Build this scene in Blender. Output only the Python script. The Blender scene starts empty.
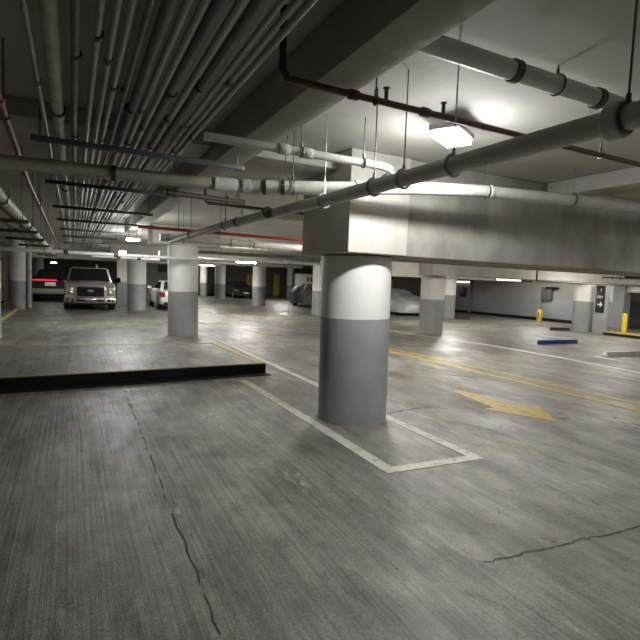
import bpy, bmesh, math, random
from mathutils import Vector, Matrix, noise
random.seed(7)
sc = bpy.context.scene
COL = sc.collection
PI = math.pi

# ------------------------------------------------------------------ materials
def base_mat(name):
    m = bpy.data.materials.new(name); m.use_nodes = True
    nt = m.node_tree; b = nt.nodes['Principled BSDF']
    return m, nt, b

def N(nt, kind, **kw):
    n = nt.nodes.new(kind)
    for k, v in kw.items():
        if k in n.inputs: n.inputs[k].default_value = v
        else: setattr(n, k, v)
    return n

def ramp(nt, src, stops):
    r = nt.nodes.new('ShaderNodeValToRGB')
    e = r.color_ramp.elements
    while len(e) < len(stops): e.new(0.5)
    for el, (p, c) in zip(e, stops):
        el.position = p; el.color = (*c, 1) if len(c) == 3 else c
    nt.links.new(src, r.inputs['Fac'])
    return r

def surf(name, c1, c2=None, scale=4.0, rough=0.6, metal=0.0, bump=0.0, bscale=60.0, stretch=(1, 1, 1), spec=0.5, coat=0.0, detail=6):
    """noise-mottled surface in object space"""
    m, nt, b = base_mat(name)
    c2 = c2 or tuple(x * 0.75 for x in c1)
    tc = N(nt, 'ShaderNodeTexCoord'); mp = N(nt, 'ShaderNodeMapping'); mp.inputs['Scale'].default_value = stretch
    nt.links.new(tc.outputs['Object'], mp.inputs['Vector'])
    nz = N(nt, 'ShaderNodeTexNoise', Scale=scale, Detail=detail, Roughness=0.6)
    nt.links.new(mp.outputs[0], nz.inputs['Vector'])
    r = ramp(nt, nz.outputs['Fac'], [(0.3, c2), (0.65, c1)])
    nt.links.new(r.outputs[0], b.inputs['Base Color'])
    b.inputs['Roughness'].default_value = rough; b.inputs['Metallic'].default_value = metal
    b.inputs['Specular IOR Level'].default_value = spec
    b.inputs['Coat Weight'].default_value = coat
    if bump:
        n2 = N(nt, 'ShaderNodeTexNoise', Scale=bscale, Detail=3.0)
        nt.links.new(mp.outputs[0], n2.inputs['Vector'])
        bp = N(nt, 'ShaderNodeBump', Strength=bump, Distance=0.02)
        nt.links.new(n2.outputs['Fac'], bp.inputs['Height']); nt.links.new(bp.outputs[0], b.inputs['Normal'])
    return m

def emit(name, c, s):
    m, nt, b = base_mat(name)
    b.inputs['Base Color'].default_value = (*c, 1)
    b.inputs['Emission Color'].default_value = (*c, 1); b.inputs['Emission Strength'].default_value = s
    return m

def floor_mat():
    m, nt, b = base_mat('garage_concrete')
    tc = N(nt, 'ShaderNodeTexCoord'); P = tc.outputs['Object']
    def nz(scale, stretch, detail=6, rough=0.6):
        mp = N(nt, 'ShaderNodeMapping'); mp.inputs['Scale'].default_value = stretch
        nt.links.new(P, mp.inputs['Vector'])
        n = N(nt, 'ShaderNodeTexNoise', Scale=scale, Detail=detail, Roughness=rough)
        nt.links.new(mp.outputs[0], n.inputs['Vector']); return n.outputs['Fac']
    def mix(a, c, f, mode='MIX'):
        x = N(nt, 'ShaderNodeMix', data_type='RGBA', blend_type=mode)
        for s, i in ((a, 6), (c, 7)):
            if isinstance(s, tuple): x.inputs[i].default_value = (*s, 1)
            else: nt.links.new(s, x.inputs[i])
        if isinstance(f, float): x.inputs[0].default_value = f
        else: nt.links.new(f, x.inputs[0])
        return x.outputs[2]
    big = ramp(nt, nz(0.55, (1, 0.7, 1), 5), [(0.3, (0.135, 0.129, 0.112)), (0.7, (0.285, 0.273, 0.238))]).outputs[0]
    mid = ramp(nt, nz(3.0, (1.0, 0.45, 1), 8, 0.7), [(0.32, (0.45, 0.45, 0.44)), (0.5, (0.9, 0.9, 0.9)), (0.68, (1.35, 1.35, 1.33))]).outputs[0]
    c = mix(big, mid, 0.85, 'MULTIPLY')
    streak = ramp(nt, nz(14.0, (1.0, 0.05, 1), 5, 0.7), [(0.3, (0.5, 0.5, 0.5)), (0.68, (1.3, 1.3, 1.28))]).outputs[0]
    c = mix(c, streak, 0.6, 'MULTIPLY')
    sx = N(nt, 'ShaderNodeSeparateXYZ'); nt.links.new(P, sx.inputs[0])
    mr = N(nt, 'ShaderNodeMapRange'); mr.inputs['From Min'].default_value = 1.9; mr.inputs['From Max'].default_value = 2.7; mr.inputs['To Min'].default_value = .62; mr.inputs['To Max'].default_value = .12
    nt.links.new(sx.outputs['X'], mr.inputs['Value'])
    groove = ramp(nt, nz(42.0, (1.0, 0.018, 1), 3, 0.6), [(0.36, (0.62, 0.62, 0.61)), (0.5, (1, 1, 1)), (0.66, (1.3, 1.3, 1.28))]).outputs[0]
    c = mix(c, groove, mr.outputs[0], 'MULTIPLY')
    spots = ramp(nt, nz(6.5, (1.0, 0.5, 1), 10, 0.8), [(0.34, (0.3, 0.3, 0.3)), (0.46, (1, 1, 1)), (0.57, (1, 1, 1)), (0.70, (1.75, 1.72, 1.6))]).outputs[0]
    c = mix(c, spots, 0.8, 'MULTIPLY')
    grain = ramp(nt, nz(90.0, (1, 0.5, 1), 3), [(0.32, (0.6, 0.6, 0.6)), (0.68, (1.35, 1.35, 1.33))]).outputs[0]
    c = mix(c, grain, 0.7, 'MULTIPLY')
    oil = ramp(nt, nz(0.9, (1.2, 0.8, 1), 7, 0.65), [(0.56, (0, 0, 0)), (0.70, (1, 1, 1))]).outputs[0]
    c = mix(c, (0.045, 0.043, 0.040), mix((0, 0, 0), oil, 0.55))
    worn = ramp(nt, nz(1.7, (1.4, 0.6, 1), 9, 0.75), [(0.66, (0, 0, 0)), (0.74, (1, 1, 1))]).outputs[0]
    c = mix(c, (0.30, 0.29, 0.265), mix((0, 0, 0), worn, 0.5))
    nt.links.new(c, b.inputs['Base Color'])
    rr = ramp(nt, nz(1.3, (1.3, 0.5, 1), 7, 0.7), [(0.35, (0.27,) * 3), (0.62, (0.62,) * 3)])
    nt.links.new(rr.outputs[0], b.inputs['Roughness'])
    b.inputs['Specular IOR Level'].default_value = 0.5
    # the brushed finish fades out on the smoother lane slab
    h1 = nz(42.0, (1.0, 0.018, 1), 3); h2 = nz(120.0, (1, 0.6, 1), 3); h3 = nz(2.2, (1, 0.6, 1), 4)
    ad = N(nt, 'ShaderNodeMath', operation='ADD'); nt.links.new(h1, ad.inputs[0]); nt.links.new(h2, ad.inputs[1])
    ad2 = N(nt, 'ShaderNodeMath', operation='MULTIPLY_ADD'); nt.links.new(h3, ad2.inputs[0]); ad2.inputs[1].default_value = 2.5
    nt.links.new(ad.outputs[0], ad2.inputs[2])
    bp = N(nt, 'ShaderNodeBump', Strength=0.30, Distance=0.012)
    nt.links.new(ad2.outputs[0], bp.inputs['Height']); nt.links.new(bp.outputs[0], b.inputs['Normal'])
    return m

def paint_mark(name, col, wear=0.5, under=(0.15, 0.145, 0.13)):
    m, nt, b = base_mat(name)
    tc = N(nt, 'ShaderNodeTexCoord')
    n1 = N(nt, 'ShaderNodeTexNoise', Scale=9.0, Detail=9.0, Roughness=0.75)
    nt.links.new(tc.outputs['Object'], n1.inputs['Vector'])
    r = ramp(nt, n1.outputs['Fac'], [(wear - 0.06, under), (wear + 0.10, col)])
    nt.links.new(r.outputs[0], b.inputs['Base Color'])
    b.inputs['Roughness'].default_value = 0.55
    return m

M = {}
M['floor'] = floor_mat()
M['slab'] = surf('slab_concrete', (0.19, 0.183, 0.165), (0.10, 0.096, 0.088), 1.6, 0.5, bump=0.15, bscale=90)
M['ceil'] = surf('ceiling_concrete', (0.56, 0.545, 0.50), (0.45, 0.435, 0.395), 0.9, 0.8, bump=0.12, bscale=12)
M['beam'] = surf('beam_concrete', (0.52, 0.50, 0.445), (0.36, 0.345, 0.31), 1.4, 0.75, bump=0.25, bscale=9, detail=9)
M['dirty_beam'] = surf('stained_beam_concrete', (0.45, 0.43, 0.38), (0.12, 0.115, 0.10), 1.0, 0.75, bump=0.25, bscale=9, stretch=(1, 1, 0.55), detail=9)
M['dark_conc'] = surf('dark_concrete', (0.16, 0.15, 0.135), (0.10, 0.095, 0.085), 1.2, 0.8)
M['white_paint'] = surf('white_column_paint', (0.72, 0.71, 0.68), (0.65, 0.64, 0.61), 3.0, 0.5, bump=0.13, bscale=45)
M['grey_paint'] = surf('grey_column_paint', (0.285, 0.297, 0.295), (0.235, 0.245, 0.243), 3.0, 0.45, bump=0.2, bscale=38)
M['wall_grey'] = surf('wall_grey_paint', (0.28, 0.30, 0.31), (0.22, 0.235, 0.245), 0.8, 0.55)
M['wall_white'] = surf('wall_white_paint', (0.60, 0.57, 0.52), (0.48, 0.455, 0.41), 0.7, 0.6)
M['wall_drab'] = surf('drab_upper_wall', (0.30, 0.285, 0.255), (0.23, 0.22, 0.195), 0.7, 0.6)
M['wall_brown'] = surf('brown_wall', (0.12, 0.10, 0.088), (0.085, 0.07, 0.062), 0.6, 0.7)
M['black'] = surf('black_steel', (0.010, 0.010, 0.012), (0.006, 0.006, 0.007), 4, 0.7, spec=0.2)
M['black_rubber'] = surf('black_rubber', (0.02, 0.02, 0.02), None, 6, 0.8)
M['conduit'] = surf('galvanised_conduit', (0.44, 0.43, 0.395), (0.30, 0.29, 0.265), 5, 0.42, 0.45)
M['conduit_dark'] = surf('dull_conduit', (0.22, 0.215, 0.195), (0.13, 0.125, 0.115), 5, 0.5, 0.3)
M['coupling'] = surf('coupling_steel', (0.10, 0.098, 0.09), None, 9, 0.45, 0.6)
M['strut'] = surf('strut_steel', (0.10, 0.10, 0.10), (0.06, 0.06, 0.06), 6, 0.5, 0.5)
M['strut_grey'] = surf('bare_strut_steel', (0.23, 0.235, 0.25), (0.15, 0.15, 0.16), 6, 0.45, 0.5)
M['pipe_cream'] = surf('cream_pipe_jacket', (0.60, 0.57, 0.475), (0.36, 0.335, 0.265), 7, 0.55, bump=0.2, bscale=25)
M['pipe_white'] = surf('white_pipe', (0.66, 0.645, 0.60), (0.52, 0.50, 0.45), 6, 0.4)
M['pipe_grey'] = surf('grey_drain_pipe', (0.68, 0.675, 0.66), (0.56, 0.555, 0.54), 5, 0.5)
M['wrap'] = surf('white_tape_wrap', (0.82, 0.81, 0.78), (0.70, 0.69, 0.66), 14, 0.6, bump=0.4, bscale=60)
M['red_dark'] = surf('old_red_pipe', (0.13, 0.055, 0.052), (0.08, 0.04, 0.04), 6, 0.5)
M['red'] = surf('red_pipe', (0.62, 0.075, 0.06), (0.48, 0.05, 0.04), 6, 0.4)
M['red_dull'] = surf('dull_red_pipe', (0.26, 0.09, 0.085), (0.17, 0.06, 0.055), 6, 0.5)
M['rod'] = surf('threaded_rod', (0.15, 0.15, 0.15), None, 20, 0.4, 0.7)
M['rod_bright'] = surf('bright_rod', (0.5, 0.5, 0.5), None, 20, 0.35, 0.7)
M['line_white'] = paint_mark('worn_white_line', (0.47, 0.45, 0.39), 0.40)
M['line_lane'] = paint_mark('white_lane_line', (0.66, 0.64, 0.57), 0.36)
M['line_yellow'] = paint_mark('worn_yellow_line', (0.44, 0.31, 0.05), 0.40)
M['line_yellow_bold'] = paint_mark('yellow_edge', (0.42, 0.30, 0.055), 0.38)
M['crack'] = surf('crack_dark', (0.06, 0.058, 0.054), None, 8, 0.9)
M['spall'] = surf('spalled_concrete', (0.36, 0.34, 0.295), (0.12, 0.115, 0.10), 16, 0.85, detail=9)
M['yellow'] = surf('safety_yellow', (0.80, 0.62, 0.02), (0.72, 0.55, 0.02), 4, 0.45)
M['mustard'] = surf('dull_yellow_door', (0.50, 0.42, 0.05), (0.42, 0.35, 0.04), 2, 0.5)
M['amber'] = surf('amber_panel', (0.55, 0.33, 0.05), (0.40, 0.22, 0.03), 3, 0.5)
M['blue'] = surf('blue_stop_paint', (0.02, 0.06, 0.30), (0.015, 0.045, 0.22), 5, 0.5)
M['stop_white'] = surf('white_stop_paint', (0.80, 0.78, 0.72), (0.66, 0.64, 0.58), 5, 0.6)
M['silver'] = surf('silver_car_paint', (0.56, 0.55, 0.53), (0.52, 0.51, 0.49), 2, 0.3, 0.45, coat=0.4)
M['chrome'] = surf('chrome', (0.62, 0.60, 0.56), (0.55, 0.53, 0.50), 3, 0.2, 0.9)
M['car_white'] = surf('white_car_paint', (0.80, 0.79, 0.76), (0.76, 0.75, 0.72), 2, 0.25, coat=0.5)
M['car_dark'] = surf('dark_car_paint', (0.02, 0.021, 0.024), (0.016, 0.016, 0.018), 2, 0.22, coat=0.5)
M['car_beige'] = surf('pale_car_paint', (0.30, 0.285, 0.25), (0.26, 0.245, 0.21), 2, 0.3, coat=0.3)
M['glass'] = surf('dark_glass', (0.012, 0.015, 0.017), (0.010, 0.012, 0.013), 2, 0.06, spec=0.7)
M['lamp_glass'] = surf('headlight_glass', (0.55, 0.50, 0.42), (0.25, 0.22, 0.19), 14, 0.12, 0.4)
M['amber_lens'] = surf('amber_lens', (0.50, 0.36, 0.18), (0.4, 0.28, 0.12), 14, 0.15)
M['tail'] = surf('tail_lens', (0.30, 0.012, 0.012), (0.20, 0.008, 0.008), 10, 0.15)
M['tail_lit'] = emit('lit_tail_bar', (1.0, 0.03, 0.07), 0.8)
M['plate'] = surf('number_plate', (0.72, 0.70, 0.66), (0.60, 0.58, 0.55), 20, 0.4)
M['tyre'] = surf('tyre', (0.018, 0.018, 0.018), None, 10, 0.8)
M['rim'] = surf('alloy_rim', (0.45, 0.45, 0.44), None, 5, 0.3, 0.8)
M['cover_dark'] = surf('grey_car_cover', (0.13, 0.135, 0.14), (0.09, 0.093, 0.097), 3, 0.6, bump=0.5, bscale=6)
M['cover_silver'] = surf('silver_car_cover', (0.60, 0.605, 0.61), (0.42, 0.425, 0.43), 3, 0.42, 0.25, bump=0.6, bscale=6)
M['lens'] = emit('lit_lens', (0.93, 0.96, 1.0), 45.0)
M['soft_glow'] = emit('soft_glow_white', (1.0, 0.95, 0.84), 1.3)
M['housing'] = surf('lamp_housing', (0.62, 0.62, 0.62), None, 5, 0.4)
M['sign_black'] = surf('sign_black', (0.014, 0.014, 0.015), None, 6, 0.4)
M['sign_white'] = surf('sign_white', (0.78, 0.77, 0.74), None, 20, 0.5)
M['badge'] = surf('badge_blue', (0.02, 0.035, 0.09), None, 8, 0.2)
M['box_grey'] = surf('grey_box', (0.10, 0.105, 0.11), None, 5, 0.5)
M['door_tan'] = surf('tan_door', (0.42, 0.30, 0.18), (0.33, 0.23, 0.14), 1.5, 0.5)

# ------------------------------------------------------------------ mesh builder
class MB:
    def __init__(s): s.v, s.f, s.mi = [], [], []
    def add(s, vs, fs, mi=0):
        o = len(s.v); s.v += [tuple(v) for v in vs]
        for f in fs: s.f.append(tuple(i + o for i in f)); s.mi.append(mi)
    def box(s, x0, x1, y0, y1, z0, z1, bev=0.0, mi=0):
        if bev <= 0:
            v = [(x, y, z) for x in (x0, x1) for y in (y0, y1) for z in (z0, z1)]
            s.add(v, [(0, 1, 3, 2), (4, 6, 7, 5), (0, 4, 5, 1), (2, 3, 7, 6), (0, 2, 6, 4), (1, 5, 7, 3)], mi)
        else:
            bm = bmesh.new()
            r = bmesh.ops.create_cube(bm, size=1)
            for v in bm.verts:
                v.co = Vector(((x0 + x1) / 2 + v.co.x * (x1 - x0), (y0 + y1) / 2 + v.co.y * (y1 - y0), (z0 + z1) / 2 + v.co.z * (z1 - z0)))
            bmesh.ops.bevel(bm, geom=bm.edges[:], offset=bev, segments=2, affect='EDGES', profile=0.5)
            s.frombm(bm, mi)
        return s
    def frombm(s, bm, mi=0):
        bm.verts.index_update()
        s.add([v.co[:] for v in bm.verts], [[v.index for v in f.verts] for f in bm.faces], mi); bm.free()
    def prism(s, poly, axis, a, b, bev=0.0, mi=0):
        """poly of 2D points extruded along axis from a to b (axis x: poly is (y,z); y: (x,z); z: (x,y))"""
        def P(p, t): return {'x': (t, p[0], p[1]), 'y': (p[0], t, p[1]), 'z': (p[0], p[1], t)}[axis]
        bm = bmesh.new()
        A = [bm.verts.new(P(p, a)) for p in poly]; B = [bm.verts.new(P(p, b)) for p in poly]
        n = len(poly)
        bm.faces.new(A[::-1]); bm.faces.new(B)
        for i in range(n): bm.faces.new((A[i], A[(i + 1) % n], B[(i + 1) % n], B[i]))
        bmesh.ops.recalc_face_normals(bm, faces=bm.faces[:])
        if bev:
            cap = [e for e in bm.edges if all(v in A for v in e.verts) or all(v in B for v in e.verts)]
            bmesh.ops.bevel(bm, geom=cap, offset=bev, segments=3, affect='EDGES', profile=0.5)
        s.frombm(bm, mi); return s
    def cyl(s, p, q, r, r2=None, n=16, mi=0, cap=True):
        return s.tube([p, q], [r, r if r2 is None else r2], n, mi, cap)
    def tube(s, pts, r, n=12, mi=0, cap=True):
        pts = [Vector(p) for p in pts]; R = r if isinstance(r, (list, tuple)) else [r] * len(pts)
        rings = []; ref = None
        for i, p in enumerate(pts):
            d = (pts[min(i + 1, len(pts) - 1)] - pts[max(i - 1, 0)]).normalized()
            if ref is None: ref = d.orthogonal().normalized()
            ref = (ref - d * ref.dot(d)).normalized(); u = d.cross(ref)
            k = 1.0
            if 0 < i < len(pts) - 1:
                c = (pts[i] - pts[i - 1]).normalized().dot(d); k = 1 / max(c, 0.6)
            rings.append([p + (ref * math.cos(2 * PI * j / n) + u * math.sin(2 * PI * j / n)) * R[i] for j in range(n)])
        vs = [v for ring in rings for v in ring]; fs = []
        for i in range(len(pts) - 1):
            for j in range(n):
                a = i * n + j; b = i * n + (j + 1) % n
                fs.append((a, b, b + n, a + n))
        if cap: fs.append(tuple(range(n))[::-1]); fs.append(tuple(range((len(pts) - 1) * n, len(pts) * n)))
        s.add(vs, fs, mi); return s
    def torus(s, c, axis, R, r, n=20, m=8, a0=0, a1=2 * PI, mi=0):
        c = Vector(c); ax = Vector(axis).normalized(); u = ax.orthogonal().normalized(); w = ax.cross(u)
        full = abs(a1 - a0 - 2 * PI) < 1e-4
        vs, fs = [], []
        K = n if full else n + 1
        for i in range(K):
            t = a0 + (a1 - a0) * i / n; d = u * math.cos(t) + w * math.sin(t)
            for j in range(m):
                p = 2 * PI * j / m
                vs.append(c + d * (R + r * math.cos(p)) + ax * r * math.sin(p))
        for i in range(n):
            for j in range(m):
                a = i * m + j; b = i * m + (j + 1) % m
                a2 = ((i + 1) % K) * m + j; b2 = ((i + 1) % K) * m + (j + 1) % m
                fs.append((a, b, b2, a2))
        s.add(vs, fs, mi); return s
    def lathe(s, prof, c=(0, 0, 0), n=32, axis='z', mi=None):
        """prof: list of (r, h[, material of the band that starts here])"""
        c = Vector(c); vs, fs, ms = [], [], []
        for k, p in enumerate(prof):
            for j in range(n):
                a = 2 * PI * j / n; x, y = p[0] * math.cos(a), p[0] * math.sin(a)
                vs.append(c + (Vector((x, y, p[1])) if axis == 'z' else Vector((p[1], x, y)) if axis == 'x' else Vector((x, p[1], y))))
        o = len(s.v); s.v += [tuple(v) for v in vs]
        for k in range(len(prof) - 1):
            for j in range(n):
                a = k * n + j; b = k * n + (j + 1) % n
                s.f.append((a + o, b + o, b + n + o, a + n + o)); s.mi.append(prof[k][2] if len(prof[k]) > 2 else (mi or 0))
        s.f.append(tuple(o + j for j in range(n))[::-1]); s.mi.append(prof[0][2] if len(prof[0]) > 2 else (mi or 0))
        L = (len(prof) - 1) * n
        s.f.append(tuple(o + L + j for j in range(n))); s.mi.append(prof[-1][2] if len(prof[-1]) > 2 else (mi or 0))
        return s
    def panel(s, q, inset=(0, 0), off=0.006, th=0.012, mi=0):
        """thin plate over quad q (4 corners, ccw seen from outside), inset fractions (u, v)"""
        q = [Vector(p) for p in q]; n = (q[1] - q[0]).cross(q[3] - q[0]).normalized()
        iu, iv = inset
        def B(u, v): return q[0] * (1 - u) * (1 - v) + q[1] * u * (1 - v) + q[2] * u * v + q[3] * (1 - u) * v
        k = [B(iu, iv), B(1 - iu, iv), B(1 - iu, 1 - iv), B(iu, 1 - iv)]
        o = [p + n * off for p in k]; i = [p + n * (off - th) for p in k]
        s.add(i + o, [(3, 2, 1, 0), (4, 5, 6, 7), (0, 1, 5, 4), (1, 2, 6, 5), (2, 3, 7, 6), (3, 0, 4, 7)], mi); return s
    def build(s, name, mats, parent=None, loc=(0, 0, 0), smooth=True, angle=35):
        me = bpy.data.meshes.new(name); me.from_pydata(s.v, [], s.f)
        for m in (mats if isinstance(mats, (list, tuple)) else [mats]): me.materials.append(m)
        me.polygons.foreach_set('material_index', s.mi)
        bm = bmesh.new(); bm.from_mesh(me); bmesh.ops.recalc_face_normals(bm, faces=bm.faces[:]); bm.to_mesh(me); bm.free()
        if smooth:
            me.polygons.foreach_set('use_smooth', [True] * len(me.polygons))
            me.set_sharp_from_angle(angle=math.radians(angle))
        me.update()
        o = bpy.data.objects.new(name, me); COL.objects.link(o); o.location = loc
        if parent: o.parent = parent
        return o

def tag(o, label=None, cat=None, group=None, kind=None):
    if label: o['label'] = label
    if cat: o['category'] = cat
    if group: o['group'] = group
    if kind: o['kind'] = kind
    return o
def thing(name, label, cat, loc=(0, 0, 0), rz=0, group=None):
    o = bpy.data.objects.new(name, None); COL.objects.link(o); o.location = loc; o.rotation_euler = (0, 0, rz)
    return tag(o, label, cat, group, 'thing')
def struct(o): o['kind'] = 'structure'; return o
def copy_tree(o, parent=None):
    c = o.copy(); COL.objects.link(c)
    if parent: c.parent = parent
    for ch in list(o.children): copy_tree(ch, c)
    return c

# ------------------------------------------------------------------ room shell
YF, XR, XL, YB, ZC = 46.0, 22.5, -3.2, -7.0, 3.05
struct(MB().box(XL - .2, 27, YB - .2, YF + .2, -0.3, 0).build('floor', M['floor'], smooth=False))
struct(MB().box(XL - .2, 27, YB - .2, YF + .2, ZC, ZC + .3).build('ceiling', M['ceil'], smooth=False))
def two_tone_wall(name, x0, x1, y0, y1, mats, h=1.22, top=ZC):
    b = MB(); b.box(x0, x1, y0, y1, 0, h, mi=0); b.box(x0, x1, y0, y1, h, top, mi=1)
    return struct(b.build(name, mats, smooth=False))
two_tone_wall('wall_left', XL - .2, XL, YB, YF, [M['dark_conc'], M['dark_conc']])
two_tone_wall('wall_right', XR, XR + .2, 14.55, 27.5, [M['wall_grey'], M['wall_drab']])
two_tone_wall('wall_right_recess', 26.3, 26.5, YB, 14.6, [M['wall_grey'], M['wall_white']], 1.2)
two_tone_wall('wall_recess_end', XR + .2, 26.3, 14.4, 14.6, [M['wall_grey'], M['wall_white']], 1.2)
struct(MB().box(XR, XR + .2, 27.5, YF, 0, ZC).build('wall_right_far', M['wall_brown'], smooth=False))
struct(MB().box(XL, 26.5, YF, YF + .2, 0, ZC).build('wall_far', M['wall_brown'], smooth=False))
struct(MB().box(XL, 26.5, YB - .2, YB, 0, ZC).build('wall_back', M['dark_conc'], smooth=False))
struct(MB().box(XR - .06, XR, 14.6, YF, 0, .16).build('baseboard_right', M['black'], smooth=False))
struct(MB().box(26.24, 26.3, YB, 14.4, 0, .16).build('baseboard_recess', M['black'], smooth=False))
struct(MB().box(XL, 26, YF - .06, YF, 0, .16).build('baseboard_far', M['black'], smooth=False))

ZT = ZC - .004
# ------------------------------------------------------------------ beams
def beam(label, boxes, m, name='concrete_beam', joints=()):
    b = MB()
    for q in boxes: b.box(*q, bev=0.012)
    o = b.build(name, m, smooth=True); return tag(o, label, 'beam', kind='thing')
mb = MB(); mb.box(3.33, 12.2, 4.43, 5.55, 1.97, ZT, bev=.015)
main = tag(mb.build('concrete_beam', M['dirty_beam']), 'deep stained concrete beam running right from the big foreground column', 'beam', kind='thing')
cap = MB().box(2.57, 3.335, 4.405, 5.56, 1.975, ZT, bev=.012).build('column_cap', M['beam'], main)
tag(MB().box(1.47, 2.57, 4.7, 5.5, 2.88, ZT, bev=.01).build('concrete_beam', M['beam']), 'shallow concrete beam left of the deep beam, above the cream pipe', 'beam', kind='thing')
tag(MB().box(XL + .01, 1.19, 4.7, 5.5, 2.9, ZT, bev=.01).build('concrete_beam', M['beam']), 'shallow concrete beam above the nearest end of the conduit bundle', 'beam', kind='thing')
tag(MB().box(1.20, 1.46, YB, 13.6, 2.75, ZT, bev=.012).build('concrete_girder', M['beam']), 'long concrete girder running away along the right side of the conduit bundle', 'beam', kind='thing')
tag(MB().box(5.53, 6.0, YB, 4.38, 2.86, ZT, bev=.012).build('concrete_girder', M['beam']), 'concrete girder at upper right behind the grey drain pipe', 'beam', kind='thing')
deep = tag(MB().box(11.3, XR - .01, 12.25, 13.25, 2.02, ZT, bev=.015).build('concrete_beam', M['beam']), 'second deep concrete beam, over the column with the black arrow sign', 'beam', kind='thing')
MB().box(10.36, 11.32, 12.25, 13.0, 2.0, ZT, bev=.015).build('column_cap', M['beam'], deep)
tag(MB().box(10.4, XR - .01, 19.3, 20.4, 2.06, ZT, bev=.015).build('concrete_beam', M['beam']), 'third deep concrete beam, in front of the silver covered car', 'beam', kind='thing')
tag(MB().box(1.9, 3.75, 13.65, 14.55, 2.53, ZT, bev=.012).build('concrete_beam', M['beam']), 'concrete beam over the round column beside the raised slab', 'beam', kind='thing')
tag(MB().box(1.5, 9.0, 23.7, 24.6, 2.5, ZT, bev=.012).build('concrete_beam', M['beam']), 'concrete beam over the round column next to the white sedan', 'beam', kind='thing')
tag(MB().box(XL + .01, 9.0, 31.5, 32.4, 2.45, ZT, bev=.012).build('concrete_beam', M['beam']), 'distant concrete beam beyond the covered cars', 'beam', kind='thing')
tag(MB().box(9.7, 10.3, 24.65, 31.45, 2.5, ZT, bev=.012).build('concrete_girder', M['beam']), 'concrete girder running away over the middle row of columns', 'beam', kind='thing')

# ------------------------------------------------------------------ columns
def column(x, y, r, top, label, h=1.24, name='concrete_column', cat='column', lean=0.0):
    o = MB().lathe([(r + .004, 0, 0), (r, .03, 0), (r, h * .5, 0), (r, h, 0), (r, h + .002, 1), (r, (h + top) / 2, 1), (r, top - .03, 1), (r + .004, top, 1)], n=64).build(name, [M['grey_paint'], M['white_paint']], loc=(x, y, 0))
    o.rotation_euler = (0, lean, 0)
    return tag(o, label, cat, kind='thing')
LEAN = -0.012
column(3.06, 4.99, .42, 1.96, 'big round white and grey column in the foreground, inside the painted white box', lean=LEAN)
column(2.82, 14.08, .42, 2.525, 'round white and grey column just beyond the raised slab', lean=LEAN)
column(2.68, 24.1, .42, 2.495, 'round white and grey column between the pickup truck and the white sedan', lean=LEAN)
column(11.06, 13.05, .41, 1.995, 'round white and grey column under a square cap, right of the big column', 1.19)
column(18.92, 12.80, .40, 2.015, 'round white and grey column at right beside the black arrow sign', 1.24)
column(17.8, 19.75, .40, 2.055, 'round white and grey column half hidden behind the capped column', 1.2)
column(11.15, 21.7, .42, 2.55, 'white and grey column beside the dark covered car', 1.2)
column(10.5, 29.0, .42, 2.49, 'shaded grey column standing between the amber and the yellow doors', 1.2)
column(10.55, 38.3, .42, ZT, 'shaded column left of the dark parked car', 1.2)
column(10.35, 43.0, .32, ZT, 'slim bright column far away, right of the column beyond the slab', 1.2)
column(18.75, 43.0, .33, ZT, 'slim far column right of the bright yellow door', 1.2)
column(-2.0, 14.05, .42, ZT, 'round column at the left edge of the photo by the kerb', 1.22)
column(-2.12, 24.4, .30, ZT, 'round column at the far end of the yellow edged kerb', 1.24)
column(-2.2, 40.0, .33, ZT, 'farthest white and grey column left of the red tail light bar', 1.3)
p = MB(); p.box(2.2, 2.75, 29.2, 29.75, 0, 1.25, mi=0); p.box(2.2, 2.75, 29.2, 29.75, 1.25, 2.45 + .6, mi=1)
tag(p.build('concrete_pillar', [M['wall_grey'], M['wall_white']], smooth=False), 'square grey pillar behind the right side of the pickup truck', 'column', kind='thing')
tag(MB().cyl((-1.75, 25.4, 0), (-1.75, 25.4, ZC), .10).build('pipe_post', M['pipe_grey']), 'narrow grey pipe post beside the kerb end column', 'post', kind='thing')
tag(MB().box(-2.95, -2.45, 36.6, 37.1, 0, ZC, bev=.01).build('concrete_pillar', M['wall_grey']), 'square grey pillar far left between two round columns', 'column', kind='thing')

# corner pier with the sign post and the recess pilasters at right
pier = thing('sign_pier', 'grey square pier carrying the black arrow sign beside the right column', 'pier', (18.45, 11.55, 0))
MB().box(0, .15, 0, .52, 0, 1.98, bev=.01).build('shaft', M['grey_paint'], pier)

def sign():
    s = thing('direction_sign', 'black upright sign with a white arrow pointing right, on the square pier', 'sign', (18.448, 11.98, 0.84), 0)
    MB().box(0, .40, -.03, 0, 0, 1.06, bev=.006).build('sign_board', M['sign_black'], s)
    a = MB()
    a.box(.09, .25, -.036, -.029, .295, .345)
    a.prism([(.21, .20), (.21, .255), (.275, .32), (.21, .385), (.21, .44), (.335, .32)], 'y', -.036, -.029)
    a.build('arrow', M['sign_white'], s)
    for body, size, x, z in (('EXIT', .135, .2, .57), ('?', .17, .22, .83)):
        cu = bpy.data.curves.new('lettering_curve', 'FONT'); cu.body = body; cu.size = size; cu.align_x = 'CENTER'; cu.extrude = .003
        tmp = bpy.data.objects.new('lettering_curve', cu); COL.objects.link(tmp)
        me = bpy.data.meshes.new_from_object(tmp.evaluated_get(bpy.context.evaluated_depsgraph_get()))
        bpy.data.objects.remove(tmp); bpy.data.curves.remove(cu)
        me.materials.clear(); me.materials.append(M['sign_white'])
        t = bpy.data.objects.new('lettering', me); COL.objects.link(t); t.parent = s
        t.location = (x, -.034, z); t.rotation_euler = (PI / 2, 0, 0)
    s.rotation_euler = (0, 0, -PI / 2); s.scale = (.86, 1, 1)
    return s
sign()

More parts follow.
